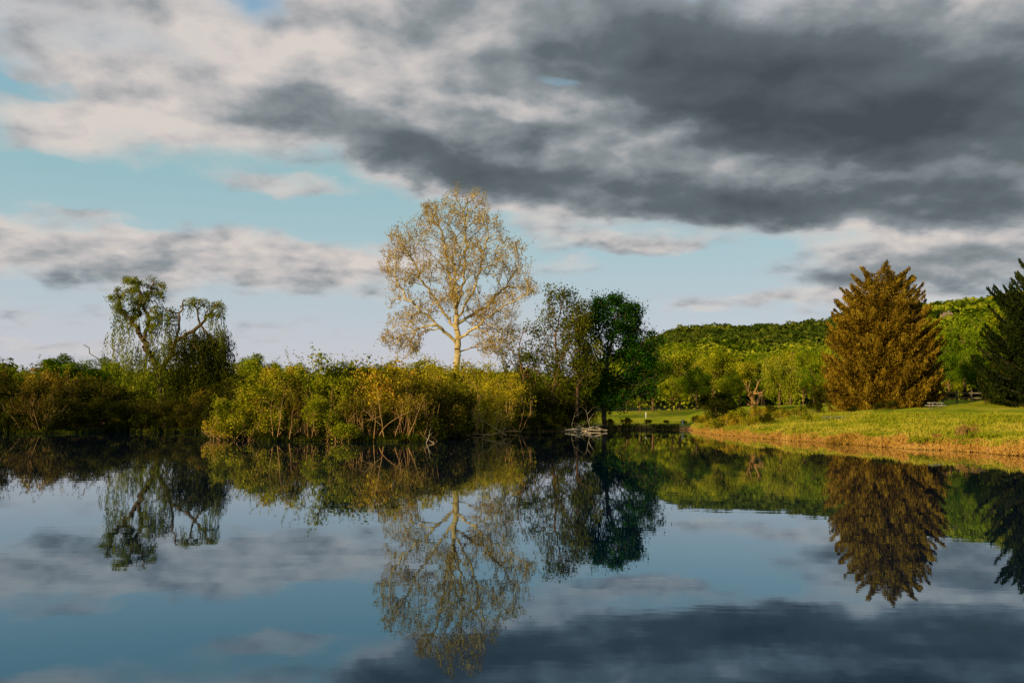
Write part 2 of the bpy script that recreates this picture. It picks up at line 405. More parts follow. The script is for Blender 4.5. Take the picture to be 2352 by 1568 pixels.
for st, line in [((1046, 700), [sw(1030, 640, -.4), sw(1022, 570, -.8), sw(1005, 510, -1)]), ((1046, 700), [sw(1062, 640, .6), sw(1065, 560, 1.), sw(1060, 480, .6)]),
                 ((1046, 730), [sw(1085, 670, -1), sw(1105, 600, -1.5), sw(1120, 540, -1.5)]), ((1046, 760), [sw(1000, 690, 1), sw(965, 640, 1.5), sw(935, 570, 2)]),
                 ((1046, 740), [sw(1110, 700, 1.5), sw(1160, 650, 2), sw(1190, 600, 2)]), ((1046, 790), [sw(1000, 740, -1.5), sw(940, 690, -2.5), sw(910, 640, -2.5)]),
                 ((1046, 780), [sw(1100, 745, -1.5), sw(1165, 700, -2.5), sw(1210, 680, -3)]), ((1046, 700), [sw(1040, 640, 2), sw(1035, 570, 3), sw(1050, 520, 3)]), ((1046, 720), [sw(1050, 650, -2), sw(1060, 580, -3.2)])]:
    grow_line(nodes, par, near_in(nodes[:25], sw(*st)), line, .16)
rg = np.random.default_rng(3)
els = [(*sw(px, py), rx*mp_, max(rx, 60)*mp_*1.1, ry*mp_, w) for (px, py, rx, ry, w) in sE]
pts = clumpy(ellipsoids(els)(rg, 4600), .5, -.04, 3)
P, pr = colonize(pts, nodes, .42, 6.5, .56, bias=(0, 0, .7), jit=.22, rg=rg, roots_parent=par)
R = radii(pr, .023, 2.42)
tp = P[(R < .045) & (np.arange(len(P)) >= len(nodes))]
t0 = np.repeat(tp, 2, 0); t1 = t0+unit(rg.normal(size=t0.shape)*.6+np.array([0, 0, 1.]))*rg.uniform(.3, 1.2, (len(t0), 1))
cl = np.array([mnoise.noise(Vector(p)*.6)+.5 for p in t1]); nl = np.clip((cl*9).astype(int), 1, 8)
c = np.repeat(t1, nl, 0); c = c+rg.normal(size=c.shape)*.14; s = rg.uniform(.6, 1.3, len(c))*.17
place("sycamore_tree", (sx0, Y0, sb-.1), [("trunk", quad_mesh("w", *merge([skeleton_tubes(P, pr, R, 7), tubes(t0, t1, np.full(len(t0), .02), np.full(len(t0), .010), 3)]), M['syc_bark'], True)),
      ("crown", quad_mesh("l", *leaves(c, s, s*.65, rg.normal(size=c.shape)+np.array([0, 0, .6]), rg), M['syc_leaf']))], "tall pale-barked sycamore with sparse golden young leaves", "tree")

# ---- maple, its shadow painted into the leaf colour
Y0 = 92.; mp_ = Y0/F; x0 = X(1390, Y0); b0 = gz(x0, Y0); zz = lambda y: (hor(1400)-y)*mp_+EYE-b0
xx = lambda p: (p-1390)*mp_
mE = [(xx(1408), 0, zz(735), 3.0, 2.8, 2.5, 3), (xx(1474), .5, zz(800), 2.1, 2.8, 2.3, 2.5), (xx(1385), 0, zz(850), 2.6, 2.6, 2.6, 2.2), (xx(1400), .3, zz(690), 1.9, 1.8, .9, 1.2),
      (xx(1468), .2, zz(880), 2.2, 2.4, 1.6, 1.9), (xx(1350), .2, zz(775), 1.5, 2, 2.2, 1.4), (xx(1445), 0, zz(720), 1.5, 1.5, 1.3, .9), (xx(1410), -.4, zz(915), 2.2, 2., 1.1, 1.3)]
wood, lf, c_ = tree_mesh(ellipsoids(mE), trunk_line([(0, 0, 0), (-.1, 0, 2.5), (.1, 0, 5)], wob=.03), 1700, .4, 4, .55, .022, 2.2, M['dark_bark'], M['maple_leaf'],
                         9, .20, .30, 5, clump=(.55, -.38), leafmax=2.2, lobes=(190, .3, .75, 360))
place("maple_tree", (x0, Y0, b0-.1), [("trunk", wood), ("crown", lf)], "dense dark green maple in full leaf at the water's edge", "tree")

# ---- thin half-bare trees
Y0 = 88.; mp_ = Y0/F
def thin_tree(px, top, w, seed, lean, label, lobes, per=4):
    x0 = X(px, Y0); b0 = gz(x0, Y0); h = (hor(px)-top)*mp_+EYE-b0
    env = ellipsoids([(lean*.7, 0, h*.62, w, w*.8, h*.36, 3), (lean, .2, h*.82, w*.55, w*.5, h*.17, 1), (-w*.3, 0, h*.40, w*.9, w*.7, h*.24, 1.5)])
    wood, lf, c_ = tree_mesh(env, trunk_line([(0, 0, 0), (lean*.2, 0, h*.16), (lean*.4, 0, h*.32)], wob=.05), 1100, .35, 3.5, .50, .018, 2.1, M['brown_stem'], M['locust_leaf'],
                             per, .20, .22, seed, clump=(.5, -.1), leafmax=1.9, twig=.6, lobes=lobes)
    place("locust_tree", (x0, Y0, b0-.1), [("trunk", wood), ("crown", lf)], label, "tree")
thin_tree(1262, 645, 2.7, 21, 1.3, "slender open-crowned olive tree leaning beside the maple", (24, .35, .7, 260), 8)
thin_tree(1205, 715, 2.4, 22, -.3, "small brown twiggy tree beside the pond shrubs", (8, .3, .6, 220), 4)
thin_tree(1325, 690, 2.0, 23, .2, "thin leafy tree crowding against the dark maple", (34, .4, .8, 300), 9)

# ---- willow
Y0 = 130.; mp_ = Y0/F; WX = X(372, Y0); wb = gz(WX, Y0)
def wp(px, py, dy=0): return ((px-372)*mp_, dy, (hor(px)-py)*mp_+EYE-wb)
rootA = trunk_line([(0, 0, 0), wp(374, 900), wp(365, 850)], wob=.05)
b_i = len(rootA)-1
nodes = [np.array(p, float) for p in rootA]; par = [-1]+list(range(len(rootA)-1))
def extend(start, line, wob=.2): grow_line(nodes, par, start, line, wob)
def nearest(px, py): return near_in(nodes, wp(px, py))
extend(b_i, [wp(348, 825, .5), wp(330, 780, 0), wp(300, 742, .3), wp(275, 712), wp(262, 672)])
extend(nearest(330, 780), [wp(338, 740), wp(325, 700), wp(345, 650)])
extend(nearest(300, 742), [wp(318, 705), wp(312, 665), wp(300, 640)])
extend(b_i, [wp(385, 820, -.3), wp(402, 780), wp(405, 735, .5), wp(415, 690)])
extend(nearest(402, 780), [wp(430, 765), wp(455, 745), wp(450, 715), wp(435, 690)])
extend(nearest(455, 745), [wp(475, 725), wp(488, 705)])
extend(nearest(300, 742), [wp(285, 775), wp(262, 795), wp(262, 825), wp(240, 832), wp(215, 815), wp(190, 790)])
env = ellipsoids([(*wp(322, 658), 3.5, 3.0, 1.6, 3), (*wp(285, 700), 2.8, 3.0, 2.0, 2), (*wp(362, 725), 1.7, 2.5, 2.6, 1.6),
                  (*wp(430, 695), 2.0, 2.5, 1.0, 1.2), (*wp(488, 708), 1.7, 2., 1.4, 1.3), (*wp(465, 805), 3.0, 3, 2.3, 1.6), (*wp(350, 780), 1.6, 2, 1.4, .6)])
rg = np.random.default_rng(8)
pts = clumpy(env(rg, 1200), .35, -.15, 2)
P, pr = colonize(pts, nodes, .45, 2.6, .7, bias=(0, 0, .05), jit=.4, rg=rg, roots_parent=par)
R = radii(pr, .054, 2.3)
wood = skeleton_tubes(P, pr, R, 6)
tips = P[(R < .12) & (np.arange(len(P)) > len(nodes))]
def strands(lst, sp, rg):
    cs = []; ax = []
    for p, Ls in lst:
        k = max(4, int(Ls/.12)); t = np.linspace(0, 1, k); dx, dy = rg.normal(size=2)*.35
        cs.append(np.stack([p[0]+dx*np.sqrt(t), p[1]+dy*np.sqrt(t), p[2]+.25*np.sin(t*3)-Ls*t], 1)+rg.normal(size=(k, 3))*sp)
        ax.append(np.stack([rg.normal(size=k)*.35, rg.normal(size=k)*.35, -np.ones(k)], 1))
    cs = np.concatenate(cs); ax = np.concatenate(ax)
    return leaves(cs, rg.uniform(.25, .5, len(cs)), rg.uniform(.07, .14, len(cs)), ax, rg)
lst = []
zt = wp(330, 630)[2]
for p in tips[rg.choice(len(tips), 480)]:
    Ls = rg.uniform(.4, 1.5) if p[2]/zt > .78 else rg.uniform(1.0, 3.0)
    lst.append((p, Ls*(1.8 if rg.uniform() < .10 else 1)))
for _ in range(170):
    lst.append((np.array(wp(rg.choice([rg.normal(268, 8), rg.normal(310, 20), rg.normal(378, 12), rg.normal(505, 8)]), rg.uniform(715, 830), rg.uniform(-2, 2))), rg.uniform(1.2, 3.4)))
lst += [(np.array(wp(rg.uniform(290, 400), rg.uniform(800, 890), rg.uniform(-3, 3))), rg.uniform(2, 4.5)) for _ in range(240)]
top = tips[tips[:, 2] > wp(330, 760)[2]]
lit = merge([strands(lst, .12, rg), lobe_leaves(top[rg.choice(len(top), 170)], rg.uniform(.28, .65, 170), 210, .25, rg, lw=.4, jn=1.)])
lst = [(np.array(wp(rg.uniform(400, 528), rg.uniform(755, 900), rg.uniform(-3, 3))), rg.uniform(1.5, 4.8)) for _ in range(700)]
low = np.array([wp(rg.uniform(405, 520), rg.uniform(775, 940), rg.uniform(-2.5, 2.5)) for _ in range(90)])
dk_ = merge([strands(lst, .13, rg), lobe_leaves(low, rg.uniform(.5, 1.1, 90), 180, .28, rg, lw=.4, jn=.8, squash=1.3)])  # crown part that takes the shade-painted leaf colour
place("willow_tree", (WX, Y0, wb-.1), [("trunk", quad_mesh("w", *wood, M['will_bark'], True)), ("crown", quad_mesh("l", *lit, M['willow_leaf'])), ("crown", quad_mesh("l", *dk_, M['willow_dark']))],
      "old gnarled weeping willow with drooping green strands", "tree")

def small_willow(px, top, Y, w, seed, mat, label):
    rg = np.random.default_rng(seed); x0 = X(px, Y); b0 = gz(x0, Y); h = Z(px, top, Y)-b0
    env = ellipsoids([(0, 0, h*.7, w, w, h*.27, 1), (w*.5, 0, h*.5, w*.6, w*.6, h*.2, .5)])
    P, par = colonize(clumpy(env(rg, 500), .6, 0., seed), trunk_line([(0, 0, 0), (.1, 0, h*.4)], wob=.04, rg=rg), .4, 4, .7, rg=rg, jit=.35)
    R = radii(par, .03, 2.2); tips = P[R < .06]; sel = tips[rg.choice(len(tips), 260)]
    lst = [(p, max(.5, min(rg.uniform(.8, 3.2), p[2]-.6))) for p in sel]
    place("willow_tree", (x0, Y, b0-.1), [("trunk", quad_mesh("w", *skeleton_tubes(P, par, R), M['brown_stem'], True)), ("crown", quad_mesh("l", *strands(lst, .16, rg), mat))], label, "tree")
small_willow(1790, 805, 125, 2.4, 31, M['ywillow_leaf'], "small yellow-green weeping willow on the lawn")

# ---- conifers
def conifer(H, prof, nb, per, barkm, leafm, seed, up=.25, ls=.34, lwid=.13, var=(.84, 1.04)):
    rg = np.random.default_rng(seed)
    zs = H*(1-rg.uniform(.0008, 1, nb)**.62*.97)*.97
    p0 = []; p1 = []; r0 = []; r1 = []; C = []; AX = []
    for z in zs:
        t = z/H; Lb = np.interp(t, prof[0], prof[1])*rg.uniform(*var)
        a = rg.uniform(0, 2*math.pi); dirx = np.array([math.cos(a), math.sin(a), 0]); side = np.array([-math.sin(a), math.cos(a), 0])
        tt = np.linspace(0, 1, 8)
        rise = up+.6*t
        def curve(u): return np.outer(u, dirx*Lb)+np.outer(z-.30*Lb*(1-t)*np.sin(u*2.2)*.9+rise*Lb*.5*u**2.5+.25*np.clip(u-.8, 0, 1), [0, 0, 1.])
        pp = curve(tt)
        p0.append(pp[:-1]); p1.append(pp[1:]); rad = (.015+.02*Lb)*(1-tt*.85); r0.append(rad[:-1]); r1.append(rad[1:])
        k = int(per*(.22+Lb/4.)); u = rg.beta(2.6, 1.1, k)*1.03; c = curve(u)
        wd = (.08+.16*Lb*np.clip(1-u, 0, 1)**.8*u**.3)
        c = c+side*(rg.normal(size=(k, 1))*wd[:, None])
        c[:, 2] -= rg.exponential(.27, k)*np.clip(1.15-u, 0, 2)*1.7
        c += rg.normal(size=c.shape)*.05
        axx = dirx*.4+side*rg.normal(size=(k, 1))*.3+np.array([0, 0, 1])*(rg.normal(size=(k, 1))*.3-.9+2.1*(u[:, None]**4))
        C.append(c); AX.append(axx)
    tr = np.linspace(0, H*.98, 14); pt = np.stack([0*tr, 0*tr, tr], 1); trr = .32*(1-tr/H*.96)
    p0.append(pt[:-1]); p1.append(pt[1:]); r0.append(trr[:-1]); r1.append(trr[1:])
    w = tubes(np.concatenate(p0), np.concatenate(p1), np.concatenate(r0), np.concatenate(r1), 6)
    C = np.concatenate(C); AX = np.concatenate(AX)
    lv = leaves(C, rg.uniform(.6, 1.3, len(C))*ls, rg.uniform(.6, 1.3, len(C))*lwid, AX, rg)
    return quad_mesh("w", *w, barkm, True), quad_mesh("l", *lv, leafm)

Y0 = 97.; mp_ = Y0/F; x0 = X(2030, Y0); b0 = gz(x0, Y0); H = Z(2030, 596, Y0)-b0
prof = ([0, .08, .2, .35, .5, .65, .78, .88, .95, 1], [v_*mp_ for v_ in (112, 126, 130, 128, 120, 104, 82, 58, 33, 6)])
w_, l_ = conifer(H, prof, 620, 320, M['dark_bark'], M['spruce_leaf'], 41, var=(.74, 1.05), ls=.26, lwid=.085)
place("spruce_tree", (x0, Y0, b0-.1), [("trunk", w_), ("crown", l_)], "large broad golden-brown spruce on the meadow edge", "tree")
Y0 = 88.; mp_ = Y0/F; x0 = X(2450, Y0); b0 = gz(x0, Y0); H = Z(2450, 600, Y0)-b0
prof = ([0, .1, .25, .5, .75, .9, 1], [v_*mp_ for v_ in (165, 185, 185, 165, 130, 85, 20)])
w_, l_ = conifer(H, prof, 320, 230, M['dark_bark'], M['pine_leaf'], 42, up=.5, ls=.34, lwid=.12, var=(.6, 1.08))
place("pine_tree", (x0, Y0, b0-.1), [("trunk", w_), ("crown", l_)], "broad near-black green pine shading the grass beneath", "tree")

# ---- generic deciduous (4 unique)
dec = []
for sd in (51, 52, 53, 54):
    rg = np.random.default_rng(sd); H = 13.
    els = [(0, 0, H*.60, 4.2, 4.2, H*.33, 4)]
    for k in range(6):
        a = rg.uniform(0, 6.28); els.append((2.8*math.cos(a), 2.8*math.sin(a), H*rg.uniform(.3, .75), 2.0, 2.0, 1.8, .8))
    wood, lf, c_ = tree_mesh(ellipsoids(els), trunk_line([(0, 0, 0), (.1, 0, 2.), (0, 0, 4)], wob=.05), 800, .5, 4.5, .8, .03, 2.2, M['brown_stem'], M['green_leaf'],
                             5, .28, .4, sd, clump=(.38, -.1), leafmax=2., lobes=(48, .6, 1.5, 230))
    dec.append((wood, lf))
def put_dec(px, top, Y, k, label="leafy green tree in fresh spring foliage", group="trees along the meadow", wide=1.):
    x0 = X(px, Y); b0 = max(gz(x0, Y), float(hill_z(x0, Y))); h = Z(px, top, Y)-b0; s = h/13.3
    place("deciduous_tree", (x0, Y, b0-.1), [("trunk", dec[k % 4][0]), ("crown", dec[k % 4][1])], label, "tree", group, rot=rng.uniform(0, 6.28), scale=(s*wide, s*wide, s))
for t in [(1500, 795, 165, 0), (1562, 770, 175, 1), (1640, 785, 165, 2), (1700, 805, 185, 3), (1755, 790, 190, 1), (1815, 785, 175, 0), (1870, 790, 150, 2),
          (1925, 765, 170, 3), (1600, 830, 150, 3), (1680, 845, 150, 0), (1845, 835, 140, 1), (2150, 718, 150, 1), (2215, 712, 135, 2), (2290, 695, 125, 0), (2180, 780, 125, 3), (2250, 775, 118, 1),
          (2120, 770, 160, 0), (1440, 860, 170, 1), (1470, 870, 155, 2), (2060, 760, 150, 2), (1975, 790, 150, 3), (2360, 672, 120, 2), (2330, 770, 110, 3), (1545, 850, 160, 3), (1750, 850, 160, 2)]:
    put_dec(*t)
for px in list(range(-20, 260, 46))+list(range(540, 1240, 52)):
    put_dec(px+rng.uniform(-14, 14), rng.uniform(802, 845)+(10 if px > 850 else 0), rng.uniform(170, 240), int(rng.integers(4)), "low green tree behind the pond thicket", "trees behind the pond thicket", 1.35)

# ---- shrubs
def shrub_mesh(seed, h, w, leafm, stemm, lobes=(44, .28, .68, 700), per=3, ls=.14, n=500, ns=8, bare=10, thr=-.1, spray=80):
    rg = np.random.default_rng(seed)
    els = [(0, 0, h*.5, w*.85, w*.85, h*.42, 3)]
    for k in range(6):
        a = rg.uniform(0, 6.28); els.append((w*.6*math.cos(a), w*.6*math.sin(a), h*rg.uniform(.2, .7), w*.45, w*.45, h*.22, .8))
    nodes = [np.array([0, 0, -.2])]; par = [-1]
    for k in range(ns):
        a = k/ns*6.28+rg.uniform(-.3, .3); rr_ = w*rg.uniform(.1, .45); prev = 0
        b = np.array([rr_*math.cos(a), rr_*math.sin(a), -.1]); out_ = np.array([math.cos(a), math.sin(a), 0])*rg.uniform(.05, .6)
        for s in range(6):
            nodes.append(b+out_*s*.3+np.array([0, 0, s*h*.06])+rg.normal(size=3)*.04); par.append(prev); prev = len(nodes)-1
    pts = clumpy(ellipsoids(els)(rg, n), .9, thr, seed); pts = pts[pts[:, 2] > .2]
    P, pr = colonize(pts, nodes, .24, 2.2, .36, bias=(0, 0, .25), jit=.25, rg=rg, roots_parent=par)
    R = radii(pr, .009, 2.4)
    i = np.where(pr >= 0)[0]
    st = [tubes(P[pr[i]], P[i], np.minimum(R[pr[i]], R[i]*1.3), R[i], 4)]
    if bare:
        k = bare; a = rg.uniform(0, 6.28, k); rr_ = w*.8*np.sqrt(rg.uniform(.2, 1, k))
        b0_ = np.stack([rr_*np.cos(a), rr_*np.sin(a), np.full(k, -.1)], 1)
        tp = b0_*np.array([1.25, 1.25, 1])+rg.normal(size=(k, 3))*.45*np.array([1, 1, 0])+np.stack([0*a, 0*a, h*rg.uniform(.2, .75, k)], 1)
        mid_ = (b0_+tp)/2+rg.normal(size=(k, 3))*.14; root0 = np.tile([[0, 0, -.2]], (k, 1))
        st.append(tubes(np.concatenate([root0, b0_, mid_]), np.concatenate([b0_, mid_, tp]), np.full(3*k, .024), np.concatenate([np.full(k, .024), np.full(k, .018), np.full(k, .006)]), 4))
    tips = P[(R < .025) & (np.arange(len(P)) > len(nodes))]
    c = np.repeat(tips, per, 0); c = c+rg.normal(size=c.shape)*.18
    s = rg.uniform(.6, 1.4, len(c))*ls
    lv = [leaves(c, s, s*.55, rg.normal(size=c.shape)+np.array([0, 0, .8]), rg)]
    k = lobes[0]; cen = tips[rg.choice(len(tips), k)]; rad = rg.uniform(lobes[1], lobes[2], k)
    cen[:, 2] = np.minimum(cen[:, 2], h*.96-rad*.7)
    lv.append(lobe_leaves(cen, rad, lobes[3], ls, rg, squash=.95, jn=.7))
    k = spray; tp_ = cen[rg.choice(len(cen), k)]; tl = rg.uniform(.1, .9, k)*(h/4.4)
    dr = unit(rg.normal(size=(k, 3))*.5+unit(tp_*np.array([1, 1, 0]))*.5+np.array([0, 0, .9])); t = rg.uniform(.1, 1.3, (k, 20, 1))
    sp = (tp_[:, None]+dr[:, None]*t*(tl+.45*h/4.4)[:, None, None]).reshape(-1, 3)+rg.normal(size=(k*20, 3))*.06
    lv.append(leaves(sp, np.full(len(sp), ls), np.full(len(sp), ls*.5), None, rg))
    return quad_mesh("stem", *merge(st), stemm, True), quad_mesh("leaf", *merge(lv), leafm)
SH = {
 'a': shrub_mesh(61, 4.6, 2.2, M['shrub_leaf'], M['tan_stem'], lobes=(56, .24, .66, 700), bare=20),
 'b': shrub_mesh(62, 4.2, 2.4, M['shrub_leaf'], M['tan_stem'], lobes=(60, .26, .7, 650), bare=20),
 'h': shrub_mesh(68, 4.4, 2.3, M['rshrub_leaf'], M['tan_stem'], lobes=(30, .22, .5, 650), bare=40),
 'c': shrub_mesh(63, 4.4, 2.2, M['yshrub_leaf'], M['tan_stem'], lobes=(24, .25, .6, 600), per=5, bare=14),
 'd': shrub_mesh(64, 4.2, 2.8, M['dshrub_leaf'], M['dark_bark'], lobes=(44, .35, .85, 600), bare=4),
 'e': shrub_mesh(65, 4.0, 2.8, M['redshrub_leaf'], M['tan_stem'], lobes=(22, .3, .6, 600), per=4, bare=26),
 'f': shrub_mesh(66, 1.6, 1.3, M['shrub_leaf'], M['tan_stem'], lobes=(14, .25, .5, 1100), n=300, ls=.12, bare=8, spray=40),
 'g': shrub_mesh(67, 1.9, 1.5, M['dshrub_leaf'], M['brown_stem'], lobes=(16, .3, .6, 1000), n=300, ls=.13, bare=2, spray=40),
 'r': shrub_mesh(69, 1.0, 1.0, M['russet_leaf'], M['tan_stem'], lobes=(12, .15, .35, 1300), n=200, ls=.09, bare=6, spray=40),
}
SB = {'a': 4.7, 'b': 4.3, 'c': 4.5, 'd': 4.35, 'e': 4.1, 'f': 2.0, 'g': 2.3, 'h': 4.5, 'r': 1.2}
SLAB = {'a': "yellow-green leafy shrub with tan stems at the waterline", 'b': "broad yellow-green shrub with tan stems over the water", 'c': "golden open-branched shrub on the pond bank",
        'd': "dark shaded shrub in the pond thicket", 'e': "brown twiggy shrub overhanging the pond", 'f': "low green-gold bush on the grassy bank", 'g': "low dark bush near the water's edge",
        'h': "olive and russet shrub with many bare stems", 'r': "small round russet bush in the meadow grass"}
def put_shrub(k, px, top, Y, wide=1.):
    x0 = X(px, Y); b0 = gz(x0, Y); b0 = max(b0, -.15); h = Z(px, top, Y)-b0; s = h/SB[k]
    place("shrub", (x0, Y, b0), [("stems", SH[k][0]), ("foliage", SH[k][1])], SLAB[k], "shrub", "shrubs around the pond", rot=rng.uniform(0, 6.28), scale=(s*wide, s*wide, s))
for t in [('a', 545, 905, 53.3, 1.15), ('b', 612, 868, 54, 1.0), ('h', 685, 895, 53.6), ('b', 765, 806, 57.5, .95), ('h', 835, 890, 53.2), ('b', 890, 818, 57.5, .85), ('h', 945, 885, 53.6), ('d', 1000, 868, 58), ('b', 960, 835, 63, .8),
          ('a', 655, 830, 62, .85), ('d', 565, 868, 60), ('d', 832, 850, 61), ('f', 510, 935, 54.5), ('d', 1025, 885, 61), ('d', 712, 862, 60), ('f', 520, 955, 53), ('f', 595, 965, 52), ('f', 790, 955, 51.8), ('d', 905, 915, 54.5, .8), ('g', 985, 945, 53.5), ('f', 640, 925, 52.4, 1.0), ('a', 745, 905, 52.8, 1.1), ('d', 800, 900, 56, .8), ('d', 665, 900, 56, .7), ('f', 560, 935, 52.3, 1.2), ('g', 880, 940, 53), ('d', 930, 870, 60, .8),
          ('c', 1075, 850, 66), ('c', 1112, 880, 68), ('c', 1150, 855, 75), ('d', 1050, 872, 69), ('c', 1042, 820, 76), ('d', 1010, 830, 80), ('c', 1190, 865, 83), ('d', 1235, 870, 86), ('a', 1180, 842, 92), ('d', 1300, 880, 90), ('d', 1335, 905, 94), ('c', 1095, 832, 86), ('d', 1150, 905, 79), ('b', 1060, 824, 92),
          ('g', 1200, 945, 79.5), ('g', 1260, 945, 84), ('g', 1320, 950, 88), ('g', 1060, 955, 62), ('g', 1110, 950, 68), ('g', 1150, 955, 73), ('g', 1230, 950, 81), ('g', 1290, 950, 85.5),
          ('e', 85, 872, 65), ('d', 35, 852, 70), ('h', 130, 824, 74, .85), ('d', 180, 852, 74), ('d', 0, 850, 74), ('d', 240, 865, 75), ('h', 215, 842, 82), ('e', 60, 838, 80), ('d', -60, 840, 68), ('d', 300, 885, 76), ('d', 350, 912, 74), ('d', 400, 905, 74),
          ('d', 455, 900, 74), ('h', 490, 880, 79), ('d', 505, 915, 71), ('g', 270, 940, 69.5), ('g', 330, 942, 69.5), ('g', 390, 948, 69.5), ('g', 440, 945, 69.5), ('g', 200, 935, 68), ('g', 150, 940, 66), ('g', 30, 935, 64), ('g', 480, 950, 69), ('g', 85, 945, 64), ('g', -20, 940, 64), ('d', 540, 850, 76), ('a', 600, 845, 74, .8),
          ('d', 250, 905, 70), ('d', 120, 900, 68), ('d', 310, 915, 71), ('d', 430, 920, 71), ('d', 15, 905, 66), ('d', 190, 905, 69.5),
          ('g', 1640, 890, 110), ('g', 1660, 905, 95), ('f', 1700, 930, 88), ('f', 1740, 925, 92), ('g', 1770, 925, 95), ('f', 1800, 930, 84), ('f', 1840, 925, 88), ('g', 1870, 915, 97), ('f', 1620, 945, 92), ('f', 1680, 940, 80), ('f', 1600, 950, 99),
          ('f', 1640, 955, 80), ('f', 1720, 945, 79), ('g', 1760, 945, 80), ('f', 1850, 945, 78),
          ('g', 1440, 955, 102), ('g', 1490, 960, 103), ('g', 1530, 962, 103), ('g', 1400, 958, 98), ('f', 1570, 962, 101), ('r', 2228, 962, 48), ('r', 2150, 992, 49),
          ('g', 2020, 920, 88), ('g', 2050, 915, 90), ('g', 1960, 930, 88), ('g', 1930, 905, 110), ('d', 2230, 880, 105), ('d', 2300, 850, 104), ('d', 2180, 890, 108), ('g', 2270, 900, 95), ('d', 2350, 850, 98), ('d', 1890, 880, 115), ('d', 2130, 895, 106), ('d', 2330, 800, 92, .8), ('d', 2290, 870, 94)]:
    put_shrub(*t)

# ---- grass stuff
def blades(n, pxr, s_lo, s_hi, h_lo, h_hi, wd, mat, name, label, cat, seed, power=1., lean=.35):
    rg = np.random.default_rng(seed)
    px = rg.uniform(*pxr, n); a = np.arctan((px-CX)/F)
    r = shore(a)+s_lo+(s_hi-s_lo)*rg.uniform(0, 1, n)**power
    x = r*np.sin(a); y = r*np.cos(a); z = np.maximum(ground_z(x, y), 0)
    nz = np.clip(np.array([mnoise.noise(Vector((x_*.5, y_*.5, seed)))+.5 for x_, y_ in zip(x, y)]), 0, 1)
    h = rg.uniform(h_lo, h_hi, n)*(0.3+1.6*nz**2)
    axx = np.stack([rg.normal(size=n)*lean, rg.normal(size=n)*lean, np.ones(n)], 1)
    c = np.stack([x, y, z+h*.40], 1)
    o = add_obj(name, quad_mesh(name, *leaves(c, h, np.full(n, wd), axx, rg), mat)); o["kind"] = "stuff"; o["label"] = label; o["category"] = cat
blades(42000, (1590, 2600), .8, 34, .08, .32, .06, M['grass'], "grass", "rough green meadow grass on the bank", "grass", 71, 1.3, .7)
blades(16000, (1590, 2600), -.15, 1.5, .08, .36, .04, M['dry'], "dry_grass", "tan dry grass fringing the pond edge", "grass", 72, 1.3, .8)
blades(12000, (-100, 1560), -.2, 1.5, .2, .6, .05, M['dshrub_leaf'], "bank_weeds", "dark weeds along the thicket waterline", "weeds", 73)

# ---- fallen branches
def branch(name, p, d, length, r, seed, label, cat="branch", mat='dead', forks=4, wob=.16):
    rg = np.random.default_rng(seed); segs = []
    def walk(p, d, L, r, depth):
        n = max(4, int(L/.25)); pr = r
        for k in range(n):
            d = unit((d+rg.normal(size=3)*wob)[None])[0]; q_ = p+d*L/n; nr_ = r*(1-.8*(k+1)/n)
            segs.append((p, q_, pr, nr_))
            if depth < 2 and k > 0 and rg.uniform() < forks/n: walk(q_, unit((d+rg.normal(size=3)*.6+np.array([0, 0, .15]))[None])[0], L*rg.uniform(.3, .6), nr_*.8, depth+1)
            p = q_; pr = nr_
    walk(np.zeros(3), unit(np.array([d], float))[0], length, r, 0)
    a_ = [np.array([s[k] for s in segs]) for k in range(4)]
    o = add_obj(name, quad_mesh(name, *tubes(*a_, 6), M[mat], True), None, p)
    o["label"] = label; o["category"] = cat
    return o
for k, (px, Y, dx, L_) in enumerate([(1395, 84, -1, 3.4), (1380, 85, -1, 2.8), (1300, 82, 1, 3.0), (1350, 83, .3, 1.2)]):
    branch("fallen_branch", (X(px, Y), Y, .12), (dx, -.15, .10), L_, .07, 80+k, "bleached fallen branch lying at the waterline")
for k, (px, Y, dx, dz, L_) in enumerate([(1165, 64, -1, .35, 2.6), (1110, 62, 1, .4, 2.2), (1080, 62, -.6, .5, 2.)]):
    branch("fallen_branch", (X(px, Y), Y, .1), (dx, -.1, dz), L_, .05, 90+k, "tan dead branch sloping into the pond", mat='tan_stem')
branch("floating_twig", (X(982, 50), 50, .02), (.6, 0, .9), .7, .022, 95, "small forked twig sticking out of water", forks=2)
branch("floating_twig", (X(1000, 50), 50, .02), (-.6, .1, .35), .6, .022, 96, "small forked twig sticking out of water", forks=1)
for k, (px, Y, dx) in enumerate([(862, 51.8, .12), (908, 52.2, .3), (885, 51.8, -.15), (630, 51.3, .0), (640, 51.3, .1), (668, 51.3, .15), (935, 52.4, .35), (870, 52, .3)]):
    branch("bare_sapling", (X(px, Y), Y, 0), (dx, -.05, 1), rng.uniform(1.6, 2.8), .026, 100+k, "bare tan sapling rising from the shrubs", "sapling", 'tan_stem', 2, .08)
branch("broken_tree_trunk", (X(1748, 104), 104, gz(X(1748, 104), 104)-.1), (-.75, 0, .75), 3.4, .42, 111, "split brown trunk of a collapsed tree", "tree trunk", 'tan_stem', 5)

